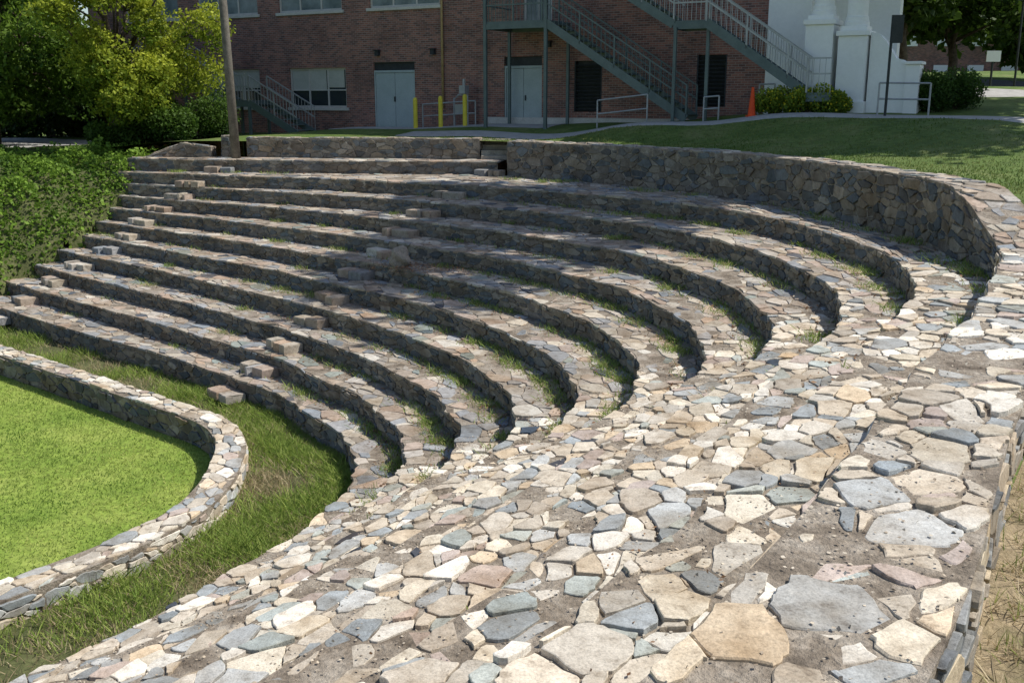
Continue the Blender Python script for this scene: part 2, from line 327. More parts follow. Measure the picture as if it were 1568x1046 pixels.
stonewall('rubble_wall',pl([(-12.3,34.3),(-11.2,34.6),(-10.1,34.3)]),pl([(-12.3,34.9),(-11.2,35.2),(-10.1,34.9)]),EYE-1.95,EYE-np.concatenate([np.linspace(1.9,1.5,20),np.linspace(1.5,1.6,20)]),.6)
stonewall('stone_pier',pl([(-9.75,34.35),(-9.5,34.34),(-9.3,34.33)],8),pl([(-9.75,34.8),(-9.5,34.79),(-9.3,34.78)],8),EYE-1.95,EYE-1.25,.45,palc=PAL_N)
cin=C[0]+normals(C[0])*.5
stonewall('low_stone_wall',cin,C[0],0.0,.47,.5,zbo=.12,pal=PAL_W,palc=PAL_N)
es=MB()
for i in range(4): es.box(-1.0,-.02,32.9+i*.33,34.4,EYE-1.95+.0,EYE-1.95+.16*(i+1)-.02)
es.obj('stone_entry_steps',noisy('step_stone',[(.3,(.3,.26,.21)),(.7,(.5,.45,.37))],4,6,.9,.6),None,bevel=.02)
# ---------------------------------------------------------------- terrain
GP=np.array([(-9,35,1.42),(-4,34.8,1.4),(0.5,33.7,1.38),(3.8,29,1.36),(6.6,24.5,1.36),(7.9,20,1.38),(8.1,16,1.42),(7.4,12.5,2.05),(5.7,9,2.3),(3.7,5.8,2.35),(1.9,2.5,2.4),(-.7,-1,2.45),(-3,-4,2.5),
(-10,45,1.5),(-4.8,42,1.16),(0,39,.97),(4,37,.85),(8.7,34.3,.5),(9,31.3,.42),(5,33,.75),(12.5,29,.5),(18,29.5,.35),(13.2,33,.12),(18,36,-.05),(20,45,-.5),(25,60,-1.2),(40,90,-2.4),(0,60,0),
(15,24,.95),(22,22,.8),(15,12,1.7),(10,4,2.2),(30,5,1.5),(-21,45,2.05),(-17,38,1.95),(-30,55,2.1),(-60,60,2),(-25,38,2.0),(80,160,-4),(-100,200,0),(150,0,0),(-80,-120,3),(100,-100,2),(0,300,-2),(-200,100,1),(400,400,-4),(-400,400,-1)],float)
def Gh(x,y):
    x=np.asarray(x,float); y=np.asarray(y,float); d=np.sqrt((x[...,None]-GP[:,0])**2+(y[...,None]-GP[:,1])**2+1.6)
    w=d**-3.2; return (w*GP[:,2]).sum(-1)/w.sum(-1)
def gz(x,y): return float(EYE-Gh(x,y))
oc=C[12][::6]
ext0=np.array([(-400,60),(-150,45),(-60,38.5),(-40,37.5),(-30,37),(-24,36.6),(-20,36.3),(-16,35.9)]); ext1=np.array([(-3,-3),(-6,-7.5),(-12,-16),(-30,-42),(-90,-130),(-300,-430)])
oc=np.vstack([ext0,oc,ext1]); tn=np.gradient(oc,axis=0); tn/=np.linalg.norm(tn,axis=1)[:,None]; on=np.stack([-tn[:,1],tn[:,0]],1)
for _ in range(6):
    on[1:-1]=(on[:-2]+on[1:-1]*2+on[2:])/4; on/=np.linalg.norm(on,axis=1)[:,None]
D=[-.05,.3]+[.3+.5*i for i in range(1,40)]+[22,25,29,34,40,48,60,75,95,130,180,260,500,900]
gv=[];gf=[]
for d in D:
    P=oc+on*d; z=EYE-Gh(P[:,0],P[:,1]); 
    if d<.5:
        zz=np.full(len(P),99.); zz[8:8+len(C[12][::6])]=ZW[::6]-.05; zz[8:8+12]=99; z=np.minimum(z,zz)
    gv+= [(P[i,0],P[i,1],z[i]) for i in range(len(P))]
n=len(oc)
for a in range(len(D)-1):
    for i in range(n-1): gf.append((a*n+i,a*n+i+1,(a+1)*n+i+1,(a+1)*n+i))
mkobj('ground',gv,gf,M_ground,smooth=True)
dv_=[];df=[]; i0,i1=70,len(oc)-5; ds=[.02,.3,.6,.9,1.3,1.7,2.1]
for i in range(i0,i1):
    for j,d in enumerate(ds):
        p=oc[i]+on[i]*(d+(.25*math.sin(i*1.3) if j==6 else 0)); dv_.append((p[0],p[1],EYE-float(Gh(p[0],p[1]))+(.015 if 0<j<6 else 0.004)))
m_=len(ds)
for i in range(i1-i0-1):
    for j in range(m_-1): a=i*m_+j; df.append((a,a+m_,a+m_+1,a+1))
mkobj('bare_earth',dv_,df,M_dirt,smooth=True)
lw=MB()
lw.V=[(-700,-700,-.005),(60,-700,-.005),(60,37,-.005),(-700,37,-.005)]; lw.F=[(0,1,2,3)]
lw.obj('lawn',M_lawn)
bd=MB(); strip(C[0],C[1],.14,.15,bd); bd.obj('grass_verge',M_soil)
# ---------------------------------------------------------------- left ivy bank
ye=np.array([20,25,27.8,30.2,32.7,34.6,38]); xe=np.array([-19.5,-17.6,-15.9,-14.2,-12.6,-11.6,-11.2]); he=np.array([6.2,6.15,5.6,4.55,3.0,2.2,2.0])
def bankh(x,y):
    q=np.interp(y,ye,xe)-x+.2*np.sin(y*2.7)+.13*np.sin(y*6.1+1); h0=np.interp(y,ye,he)
    lump=.2*np.sin(x*1.6+y*.7)*np.cos(y*1.3-x*.4)+.12*np.sin(x*3.1-y*1.9)+.07*np.sin(x*6.3+y*5.1)
    h=h0-.02-q*.62-lump*np.clip(q,0,1)
    cap=2.12+.2*np.sin(x*.9+1)*np.cos(y*.8)-lump*.8
    k=.6; e=np.maximum(h,cap)+np.log1p(np.exp(-np.abs(h-cap)/k))*k*.6
    return e,q
bx=np.arange(-36,-10.5,.25); by=np.arange(20,38.2,.25); X,Y=np.meshgrid(bx,by); H,Q=bankh(X,Y); Zb=EYE-H-np.where(Q<0,-Q*1.5,0)
bv=[(X[j,i],Y[j,i],Zb[j,i]) for j in range(len(by)) for i in range(len(bx))]; bf=[]
for j in range(len(by)-1):
    for i in range(len(bx)-1):
        if Q[j,i+1]>-.5: a=j*len(bx)+i; bf.append((a,a+1,a+1+len(bx),a+len(bx)))
mkobj('embankment',bv,bf,M_soil,smooth=True)
def rnd_unit(n):
    v=R.normal(size=(n,3)); return v/np.linalg.norm(v,axis=1)[:,None]
def leaves(P,size,nrm_up=0.0,asp=.55,name='foliage',cols=None,parent=None,mat=None):
    n=len(P); a=rnd_unit(n); b_=rnd_unit(n); 
    if nrm_up>0:
        a[:,2]*=(1-nrm_up); b_[:,2]*=(1-nrm_up)
    a/=np.linalg.norm(a,axis=1)[:,None]; b_-= (a*b_).sum(1)[:,None]*a; b_/=np.linalg.norm(b_,axis=1)[:,None]
    s=(size*R.uniform(.6,1.3,n))[:,None]
    V=np.stack([P-a*s,P-b_*s*asp+a*s*.1,P+a*s,P+b_*s*asp+a*s*.1],1).reshape(-1,3)
    return fastpoly(name,V,4,cols,mat or M_leaf,parent)
def mixc(c0,c1,t): t=t[:,None]; return np.array(c0)*(1-t)+np.array(c1)*t
nl=85000; lx=R.uniform(-22,-11,nl); ly=R.uniform(24,37.5,nl); hh,q=bankh(lx,ly); k=(q>-.35)&((q>.25)|(R.uniform(0,1,nl)<.45)); lx,ly,hh,q=lx[k],ly[k],hh[k],q[k]
g1=np.sin(lx*2.1+ly*1.6)*np.sin(ly*2.3-lx); cl=.6+.3*g1+R.uniform(-.3,.3,len(lx))-.05*np.clip(q,0,6)
P=np.stack([lx,ly,EYE-hh+R.uniform(0,1,len(lx))**2*.3*(1+g1)-np.where(q<0,-q*1.2,0)],1)
leaves(P,R.uniform(.035,.08,len(P)),.3,.75,'ivy_groundcover',mixc((.05,.11,.015),(.24,.38,.05),np.clip(cl,0,1)))
# ---------------------------------------------------------------- grass
def blades(P,h,w,lean,c0,c1,name,parent=None,tt=None):
    n=len(P); an=R.uniform(0,2*np.pi,n); hh=h*R.uniform(.5,1.35,n); ww=w*R.uniform(.7,1.3,n)
    d=np.stack([np.cos(an),np.sin(an),np.zeros(n)],1)*ww[:,None]*.5; la=R.uniform(0,2*np.pi,n); le=R.uniform(0,lean,n)*hh
    tip=P+np.stack([np.cos(la)*le,np.sin(la)*le,hh],1); mid=P+(tip-P)*.55+np.array([0,0,1])*(hh*.08)[:,None]
    V=np.stack([P-d,P+d,mid+d*.7,tip,mid-d*.7],1).reshape(-1,3)
    t=R.uniform(0,1,n) if tt is None else tt
    return fastpoly(name,V,5,mixc(c0,c1,np.clip(t,0,1)),M_grass,parent)
def instrip(c0,c1,n,u0,u1,z,tpow=1.0,t0=0,t1=1):
    u=R.uniform(u0,u1,n); t=t0+(t1-t0)*R.uniform(0,1,n)**tpow
    a=np.stack([np.interp(u,U,c0[:,0]),np.interp(u,U,c0[:,1])],1); b_=np.stack([np.interp(u,U,c1[:,0]),np.interp(u,U,c1[:,1])],1)
    p=a+(b_-a)*t[:,None]; return np.stack([p[:,0],p[:,1],np.full(n,z)],1),u,t
P,u,t=instrip(C[0],C[1],80000,.5,11.6,.13); dens=.5+.7*np.sin(P[:,0]*2.1)*np.sin(P[:,1]*1.7+1); k=(R.uniform(0,1,len(P))<dens*np.where(t<.3,.35,1)); P=P[k]
hv=.15+.07*np.sin(P[:,0]*1.9+P[:,1])*np.sin(P[:,1]*2.3)
blades(P,hv,.013,1.5,(.17,.28,.045),(.40,.47,.12),'verge_grass')
P,u,t=instrip(C[0],C[1],22000,.5,11.6,.13); k=R.uniform(0,1,len(P))<.4+.6*(np.sin(P[:,0]*3+1)*np.sin(P[:,1]*2.2)>.1); blades(P[k],.12,.012,1.8,(.36,.29,.16),(.54,.45,.28),'dry_verge_grass')
n=120000; x=R.uniform(-17,-4.6,n); y=R.uniform(8,26,n)
apex=int(np.argmax(C[0][:,0])); Nn=normals(C[0])*.55; far=C[0][:apex]+Nn[:apex]; nearc=(C[0][apex:]+Nn[apex:])[::-1]
o1=np.argsort(far[:,0]); o2=np.argsort(nearc[:,0])
yf=np.interp(x,far[o1,0],far[o1,1]); yn=np.interp(x,nearc[o2,0],nearc[o2,1]); k=(y<yf)&(y>yn)&(x<min(far[:,0].max(),nearc[:,0].max()))
P=np.stack([x[k],y[k],np.zeros(k.sum())],1)
tt=.5+.3*np.sin(P[:,0]*1.1+np.sin(P[:,1]))*np.sin(P[:,1]*.9+1)+.3*np.sin(P[:,0]*3.1+P[:,1])*np.sin(P[:,1]*2.7)+R.uniform(-.3,.3,len(P))
blades(P,.038,.016,1.4,(.15,.25,.04),(.46,.5,.14),'lawn_grass',tt=tt)
n=140000; i=R.randint(8,len(oc)-7,n); dd=R.uniform(.05,1,n)**1.3*15; P2=oc[i]+on[i]*dd[:,None]+R.uniform(-.3,.3,(n,2)); k=(P2[:,1]>9)&(P2[:,0]>-3); P2=P2[k]
F0=np.array([-4.8,42.0]); dv=np.array([.8695,-.4939]); nv=np.array([-.4939,-.8695])
oo=(P2-F0)@nv; P2=P2[oo>4.2]
def wside(P2):
    d=np.linalg.norm(P2[:,None,:]-oc[None,8:-6,:],axis=2); j=d.argmin(1)+8; return ((P2-oc[j])*on[j]).sum(1)
P2=P2[wside(P2)>.03]
P=np.stack([P2[:,0],P2[:,1],EYE-Gh(P2[:,0],P2[:,1])-.01],1)
tt=.35+.35*np.sin(P[:,0]*1.3+np.sin(P[:,1]*.8))*np.sin(P[:,1]*1.1)+R.uniform(-.35,.35,len(P))
blades(P,.05,.02,1.2,(.09,.155,.03),(.29,.31,.11),'upper_lawn_grass',tt=tt)
n=34000; i=R.randint(66,len(oc)-5,n); dd=R.uniform(0,1,n)**1.2*2.6; P2=oc[i]+on[i]*(dd+.05)[:,None]+R.uniform(-.12,.12,(n,2)); k=(P2[:,1]<12)&(wside(P2)>.04); P2=P2[k]
P=np.stack([P2[:,0],P2[:,1],EYE-Gh(P2[:,0],P2[:,1])],1); h=int(len(P)*.72)
blades(P[:h],.085,.006,2.6,(.42,.33,.2),(.66,.56,.37),'dry_grass'); blades(P[h:],.09,.007,1.2,(.18,.26,.06),(.36,.4,.13),'rough_grass')
WP=[]
for _ in range(330):
    k_=random.randint(1,10); uu=random.choice((random.uniform(.3,9),random.uniform(3.5,8.0))); t_=random.uniform(.6,.97)
    a=C[k_]; b_=C[k_+1]; p=np.array([np.interp(uu,U,a[:,0]),np.interp(uu,U,a[:,1])]); q=np.array([np.interp(uu,U,b_[:,0]),np.interp(uu,U,b_[:,1])]); c=p+(q-p)*t_
    T=(q-p)/np.linalg.norm(q-p); T=np.array([T[1],-T[0]]); m_=random.randint(12,120); ln=random.uniform(.08,.6)
    off=R.normal(0,1,(m_,1))*ln*.5*T+R.normal(0,.09,(m_,2)); WP.append(np.hstack([c+off,np.full((m_,1),lev(k_)-.005)]))
for _ in range(150):
    k_=random.randint(2,10); uu=random.uniform(7.3,11.5); a=C[k_]; c=np.array([np.interp(uu,U,a[:,0]),np.interp(uu,U,a[:,1])])+R.uniform(-.3,.1,2); m_=random.randint(4,24)
    WP.append(np.hstack([c+R.normal(0,.05,(m_,2)),np.full((m_,1),lev(k_-1))]))
WP=np.vstack(WP); tw=R.uniform(0,1,len(WP)); 
blades(WP[tw<.8],.10,.012,1.7,(.16,.26,.045),(.38,.46,.13),'weeds'); blades(WP[tw>=.8],.09,.011,2.0,(.34,.28,.15),(.5,.43,.27),'dry_weeds')
LP=[]
for k_ in range(1,11):
    P,u,t=instrip(C[k_],C[k_+1],1100,0,11.8,lev(k_)+.02,.5,0.3,.98); cl=np.sin(u*9+k_)+np.sin(u*23+2*k_); LP.append(P[(cl>-.1)|(R.uniform(0,1,len(P))<.15)])
c6=C[6][int(48*3.5)]; n_=900; pp_=c6+R.normal(0,1,(n_,2))*[.7,.45]+[.2,.5]; LP.append(np.hstack([pp_,np.full((n_,1),lev(6)+.03)])[[True]*n_])
P=np.vstack(LP); P[:,2]+=R.uniform(0,.02,len(P)); dcam=np.linalg.norm(P[:,:2],axis=1)
leaves(P,np.where(dcam<9,.016,.03),.85,.5,'fallen_leaves',mixc((.17,.09,.05),(.42,.26,.15),R.uniform(0,1,len(P))))
LP=[]
for k_ in range(1,12):
    P,u,t=instrip(C[k_],C[k_+1],2600,7.0,12,0.0); P[:,2]=(lev(k_) if k_<11 else np.interp(u,U,ZW))+R.uniform(.004,.02,len(P)); 
    if k_==11: P=P[u>8]
    LP.append(P)
P=np.vstack(LP); leaves(P,.010,.8,.8,'stone_chips',mixc((.3,.25,.2),(.75,.68,.56),R.uniform(0,1,len(P))),amph,M_stone)
def rock(name,loc,r,col):
    import bmesh
    bm=bmesh.new(); bmesh.ops.create_icosphere(bm,subdivisions=3,radius=r)
    for v in bm.verts:
        c=v.co; f=1+.22*math.sin(c.x/r*3+1)*math.cos(c.y/r*2.3)+.12*math.sin(c.z/r*5+c.x/r*4); v.co=Vector((c.x*f,c.y*f*.8,c.z*f*.95))
    me=bpy.data.meshes.new(name); bm.to_mesh(me); bm.free(); o=bpy.data.objects.new(name,me); sc.collection.objects.link(o); o.location=loc
    me.materials.append(noisy(name+'_m',[(.3,tuple(x*.6 for x in col)),(.7,col)],6,6,.9,.6)); return o
p=C[6][int(48*3.35)]; rock('boulder',(p[0]-.05,p[1]+.25,lev(6)+.2),.28,(.4,.34,.27))
# ---------------------------------------------------------------- trees
def tree(name,base,h,lobes,n,leaf,c0,c1,tr=.25,seed=1,holes=.5):
    p=empty(name); rs=np.random.RandomState(seed); mb=MB(); b0=Vector((base[0],base[1],gz(base[0],base[1])-.3)); lobes=[(Vector(l[:3]),l[3]) for l in lobes]
    cen=sum((l[0] for l in lobes),Vector())/len(lobes); top=Vector((b0.x+(cen.x-b0.x)*.5,b0.y+(cen.y-b0.y)*.5,b0.z+h*.55))
    mb.tube([b0,b0+(top-b0)*.1+Vector((0,0,.0)),b0.lerp(top,.5)+Vector((.12,-.08,0)),top],[tr*1.5,tr*1.05,tr*.85,tr*.6],10)
    for c,r in lobes:
        st=b0.lerp(top,rs.uniform(.6,1)); md=st.lerp(c,.5)+Vector((rs.uniform(-.3,.3),rs.uniform(-.3,.3),.3)); mb.tube([st,md,c],[tr*.4,tr*.25,tr*.08],6)
        for _ in range(4):
            e=c+Vector(rs.normal(0,1,3)).normalized()*r*.85; mb.tube([md.lerp(c,.5),(md+e)/2+Vector((0,0,.2)),e],[tr*.15,tr*.1,tr*.03],5)
    mb.obj('trunk',M_bark,p,smooth=True)
    w=np.array([l[1]**2 for l in lobes]); w/=w.sum(); li=rs.choice(len(lobes),n,p=w); cc=np.array([tuple(l[0]) for l in lobes])[li]; rr=np.array([l[1] for l in lobes])[li]
    d=rs.normal(size=(n,3)); d/=np.linalg.norm(d,axis=1)[:,None]; rad=rr*(rs.uniform(.15,1.15,n)**.5)*(1+.2*np.sin(d[:,0]*5+li)+.2*np.sin(d[:,2]*6+d[:,1]*4+li*2))
    P=cc+d*rad[:,None]*np.array([1,1,.75]); fr=2.2/np.mean(rr)
    g=np.sin(P[:,0]*fr*1.3+1)*np.sin(P[:,1]*fr*1.6+2)*np.sin(P[:,2]*fr*1.9)+.5*np.sin(P[:,0]*fr*3.1)*np.sin(P[:,2]*fr*3.7+P[:,1]*2)
    k=g>-.9+holes*rs.uniform(.3,1.3,n); P=P[k]; d=d[k]; g=g[k]; li=li[k]
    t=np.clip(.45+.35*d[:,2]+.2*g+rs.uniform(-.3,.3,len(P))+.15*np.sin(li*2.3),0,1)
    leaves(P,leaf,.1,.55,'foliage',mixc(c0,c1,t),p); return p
def gl(cx,cy,cz,R_,n,rl,seed,fz=.7):
    rs=np.random.RandomState(seed); out=[]
    for _ in range(n):
        d=rs.normal(size=3); d/=np.linalg.norm(d); q=rs.uniform(.35,1)*R_; out.append((cx+d[0]*q,cy+d[1]*q,cz+d[2]*q*fz,rl*rs.uniform(.7,1.25)))
    return out
tree('maple_tree',(-14.9,38.3),7,gl(-13.7,37.0,EYE+2.3,3.0,30,.85,3,1.15),48000,.075,(.10,.17,.015),(.45,.49,.05),.16,5,.7)
tree('oak_tree',(-19.5,38.5),8,gl(-19.3,38.5,EYE+2.2,3.4,26,1.2,8,1.15),38000,.10,(.03,.07,.01),(.16,.26,.03),.25,6,.5)
tree('oak_tree',(-24,47),9,gl(-23.5,45,EYE+2.6,4.8,24,1.7,9,.9),26000,.15,(.02,.05,.01),(.10,.17,.02),.3,7,.3)
def shrub(name,x,y,rx,h,n,leaf,c0,c1,seed,flow=None):
    z=gz(x,y); rs=np.random.RandomState(seed); p=empty(name); L=[]
    for _ in range(9): L.append((x+rs.uniform(-1,1)*rx*.7,y+rs.uniform(-.5,.5)*rx*.6,z+h*rs.uniform(.25,.65),h*rs.uniform(.28,.5)))
    li=rs.randint(0,9,n); A=np.array(L)[li]; d=rs.normal(size=(n,3)); d/=np.linalg.norm(d,axis=1)[:,None]; P=A[:,:3]+d*(A[:,3]*rs.uniform(.3,1.2,n)**.5)[:,None]; k=P[:,2]>z-.05; P=P[k]; d=d[k]
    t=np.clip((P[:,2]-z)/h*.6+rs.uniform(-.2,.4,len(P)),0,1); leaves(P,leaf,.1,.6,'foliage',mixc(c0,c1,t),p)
    mb=MB()
    for a in L: mb.tube([(x,y,z-.1),(a[0],a[1],a[2])],[.04,.015],5)
    mb.obj('stems',M_bark,p)
    if flow: 
        k=rs.uniform(0,1,len(P))<.09; Q=P[k]+np.array([0,0,.03]); leaves(Q,leaf*.8,.1,.9,'flowers',np.tile(np.array(flow),(len(Q),1)),p)
for i,(x,y,rx,h) in enumerate([(-12.1,36.6,.9,1.2),(-12.9,37.5,1.0,1.7),(-14.2,36.8,.9,1.0),(-12.4,40.5,1.5,1.8)]):
    shrub('shrub',x,y,rx,h,6500,.06,(.02,.05,.01),(.12,.21,.03),20+i)
for i,t_ in enumerate((-27,-24,-21.5,-19)):
    q=F0+dv*t_+nv*.0; shrub('shrub',q[0],q[1],2.4,3.4,7000,.13,(.015,.04,.008),(.08,.14,.02),90+i)
for i,(x,y) in enumerate([(8.1,31.9),(8.9,31.5),(9.7,31.2)]): shrub('flowering_shrub',x,y,.6,.8,4500,.045,(.08,.15,.02),(.36,.44,.05),40+i,(.8,.66,.04))
shrub('boxwood_shrub',12.5,30.8,.75,1.15,9000,.04,(.02,.05,.01),(.10,.18,.03),50); shrub('boxwood_shrub',13.35,31.2,.75,1.2,9000,.04,(.02,.05,.01),(.10,.18,.03),51)
tree('shade_tree',(17.5,29),12,gl(17.2,28.5,EYE+11.5,5.0,22,1.9,11,.55),14000,.26,(.03,.07,.01),(.1,.18,.03),.4,11,.55)
tree('shade_tree',(22,35.5),13,gl(19.5,34.0,EYE+13,5.8,24,2.2,12,.5),16000,.27,(.03,.07,.01),(.1,.18,.03),.4,12,.35)
tree('shade_tree',(17.5,25.5),16,gl(13.2,26.8,EYE+14.8,4.8,20,1.5,13,.5),10000,.25,(.03,.07,.01),(.1,.18,.03),.4,13,.65)
for i,(x,y,zz,rr) in enumerate([(17.5,47,3.9,3.0),(22,52,3.6,3.6),(28,55,4.2,4.3),(25,70,4,6),(15.5,55,4,3.5),(36,66,4,5),(45,95,6,8),(30,100,6,8)]):
    tree('background_tree',(x,y),6,gl(x,y,EYE+zz+1.2,rr,14,rr*.4,60+i,.8),11000,.2 if y<60 else .32,(.03,.06,.01),(.13,.21,.03),.25,60+i,.45)
# ---------------------------------------------------------------- building
rz=math.atan2(-.4939,.8695); BL=empty('brick_building',(F0[0],F0[1],EYE),rz)
def W2(t,o): return F0+dv*t+nv*o
def lg(t,o): q=W2(t,o); return -float(Gh(q[0],q[1]))
def facade(x0,x1,z0,z1,ops,name):
    mb=MB(); xs=sorted({x0,x1,*[o[0] for o in ops],*[o[1] for o in ops]}); zs=sorted({z0,z1,*[o[2] for o in ops],*[o[3] for o in ops]})
    for a,b_ in zip(xs[:-1],xs[1:]):
        for c,d in zip(zs[:-1],zs[1:]):
            mx,mz=(a+b_)/2,(c+d)/2
            if any(o[0]<mx<o[1] and o[2]<mz<o[3] for o in ops): continue
            n=len(mb.V); mb.V+=[(a,0,c),(b_,0,c),(b_,0,d),(a,0,d)]; mb.F.append((n,n+1,n+2,n+3))
    for a,b_,c,d in ops:
        for q in (((a,0,c),(a,.2,c),(a,.2,d),(a,0,d)),((b_,0,c),(b_,.2,c),(b_,.2,d),(b_,0,d)),((a,0,d),(b_,0,d),(b_,.2,d),(a,.2,d)),((a,0,c),(b_,0,c),(b_,.2,c),(a,.2,c))):
            n=len(mb.V); mb.V+=list(q); mb.F.append((n,n+1,n+2,n+3))
    return mb.obj(name,M_brick,BL)
up=[(-15.4,-11.9),(-10.66,-7.1),(-5.9,-2.5),(-1.08,2.3)]
ops=[(a,b_,3.5,5.6) for a,b_ in up]+[(-5.48,-2.42,-.4,1.22),(-10.2,-7.2,-.4,1.22),(-.98,1.06,-1.25,1.4),(5.18,6.8,-1.1,1.5),(8.14,9.25,-.5,1.3),(12.8,13.86,-.3,1.42),(6.0,7.2,2.65,4.9)]
facade(-18,15.3,-3.2,8.6,ops,'walls')
mb=MB(); 
for q in (((-18,0,-3.2),(-18,14,-3.2),(-18,14,8.6),(-18,0,8.6)),((15.3,0,-3.2),(15.3,14,-3.2),(15.3,14,8.6),(15.3,0,8.6)),((-18,14,-3.2),(15.3,14,-3.2),(15.3,14,8.6),(-18,14,8.6)),((-18,0,8.6),(15.3,0,8.6),(15.3,14,8.6),(-18,14,8.6)),((-18,.6,-3.2),(15.3,.6,-3.2),(15.3,.6,8.5),(-18,.6,8.5))):
    n=len(mb.V); mb.V+=list(q); mb.F.append((n,n+1,n+2,n+3))
mb.obj('side_walls_and_roof',M_brick,BL)
mb=MB(); mb.box(-18.1,15.4,-.12,.05,8.55,8.75)
for a,b_ in up: mb.box(a-.12,b_+.12,-.08,.12,3.38,3.497)
mb.box(-5.6,-2.3,-.07,.12,-.52,-.403); mb.box(-10.3,-7.1,-.07,.12,-.52,-.403); mb.obj('sills',M_trim,BL,bevel=.01)
fr=MB(); gls=MB(); gl2=MB(); bl=MB()
def win(a,b_,c,d,nm,mat,tr=0):
    for q in ((a,a+.08,c,d),(b_-.08,b_,c,d),(a+.08,b_-.08,c,c+.08),(a+.08,b_-.08,d-.08,d)): fr.box(q[0],q[1],.08,.16,q[2],q[3])
    for i in range(1,nm): x=a+(b_-a)*i/nm; fr.box(x-.035,x+.035,.082,.155,c+.08,d-.08)
    if tr: fr.box(a+.08,b_-.08,.085,.15,c+tr-.025,c+tr+.025)
    mat.box(a+.05,b_-.05,.12,.14,c+.05,d-.05)
for a,b_ in up: win(a,b_,3.5,5.6,3,gl2,.9)
win(-5.48,-2.42,-.4,1.22,3,gls,.72); win(-10.2,-7.2,-.4,1.22,3,gls,.72); win(6,7.2,2.65,4.9,2,gl2)
for a in (-5.4,-10.1):
    for i,zb in enumerate((.34,.3,.42)): bl.box(a+.02+i*.96,a+.9+i*.96,.105,.118,zb,1.14)
fr.obj('window_frames',M_trim,BL); gls.obj('window_glass',M_glass,BL); gl2.obj('upper_window_glass',M_glass2,BL); bl.obj('blinds',M_blind,BL)
dr=MB()
for a,b_,top in ((-.98,1.06,.98),(5.18,6.8,1.07)):
    mid=(a+b_)/2; dr.box(a+.07,mid-.008,.06,.12,-2,top); dr.box(mid+.008,b_-.07,.06,.12,-2,top); dr.box(a,a+.06,.03,.15,-2,top+.1); dr.box(b_-.06,b_,.03,.15,-2,top+.1); dr.box(a+.06,b_-.06,.03,.15,top+.01,top+.1)
dr.obj('doors',M_door,BL,bevel=.006)
dk=MB()
for a,b_,c,d in ((-.98,1.06,1.09,1.4),(5.18,6.8,1.18,1.5)): dk.box(a,b_,.1,.13,c,d)
dk.box(0.0,.06,.02,.06,-.15,0.05); dk.box(6.06,6.1,.02,.06,-.1,.1)
for a,b_,c,d in ((8.14,9.25,-.5,1.3),(12.8,13.86,-.3,1.42)):
    dk.box(a,b_,.16,.18,c,d); z=c+.06
    while z<d-.05: dk.beam((a,.07,z),(b_,.07,z),.12,.015,(0,.7,.7)); z+=.13
    for x in (a,b_-.05): dk.box(x,x+.05,.0,.14,c,d)
for x,z in ((-.7,1.75),(2.0,1.75),(7.1,1.9)): dk.box(x-.09,x+.09,-.16,-.0,z-.1,z+.1); dk.box(x-.13,x+.13,-.22,-.01,z+.1,z+.13)
dk.obj('louvres_and_lights',M_dark,BL)
cf=MB(); cf.box(4.45,15.25,-.06,.0,-1.6,-.72); cf.obj('foundation_band',M_trim,BL)
pp=MB(); pp.tube([(2.45,-.09,-.4),(2.45,-.09,8.5)],[.05,.05],8); pp.obj('downpipe',noisy('ochre_pipe',[(.3,(.38,.26,.12)),(.7,(.48,.35,.18))],4,3,.6),BL,smooth=True)
pp=MB(); pp.box(4.15,4.4,-.14,.0,-1.6,8.5); pp.obj('brick_pilaster',M_brick,BL)
po=MB(); po.box(15.31,16.7,-.5,6,-1.5,8.6); po.box(16.71,19.0,1.6,2.1,-1.5,8.6)
po.box(16.71,18.7,-1.1,1.59,-1.2,1.35)
for cx,zt in ((17.3,2.3),(18.3,1.95)): po.box(cx-.42,cx+.42,-1.9,-1.0,-1.2,zt-.15); po.box(cx-.48,cx+.48,-1.97,-.93,zt-.15,zt); po.box(cx-.48,cx+.48,-1.97,-.93,-1.2,-.1); po.box(cx-.38,cx+.38,-1.83,-1.07,zt,zt+.14)
po.box(16.4,19.4,-2.0,1.5,7.2,8.8)
prof=[(18.8,-.8),(19.85,-.8),(19.85,.98),(19.72,1.08),(19.55,1.12),(19.42,1.3),(19.22,1.62),(19.05,1.8),(18.95,1.85),(18.8,1.88)]
n=len(po.V); m_=len(prof)
for y in (-1.7,-1.2): po.V+=[(x,y,z) for x,z in prof]
po.F.append(tuple(n+i for i in range(m_))); po.F.append(tuple(n+m_+i for i in range(m_))[::-1])
for i in range(m_): j=(i+1)%m_; po.F.append((n+i,n+j,n+m_+j,n+m_+i))
po.box(19.86,20.25,-1.8,-1.1,-.8,.95); po.box(19.82,20.3,-1.86,-1.04,.951,1.04)
for i in range(6): po.box(18.71+i*.26,18.71+(i+1)*.26,-1.09,1.5,-.8,1.2-i*.28)
po.obj('white_portico',M_white,BL,bevel=.015)
pc=MB()
for cx,zt in ((17.3,2.44),(18.3,2.09)): pc.tube([(cx,-1.45,zt),(cx,-1.45,zt+.12),(cx,-1.45,zt+.14),(cx,-1.45,zt+.26),(cx,-1.45,zt+.28),(cx,-1.45,5),(cx,-1.45,7.2)],[.37,.37,.34,.34,.3,.3,.26],20)
pc.obj('portico_columns',M_white,BL,smooth=False)
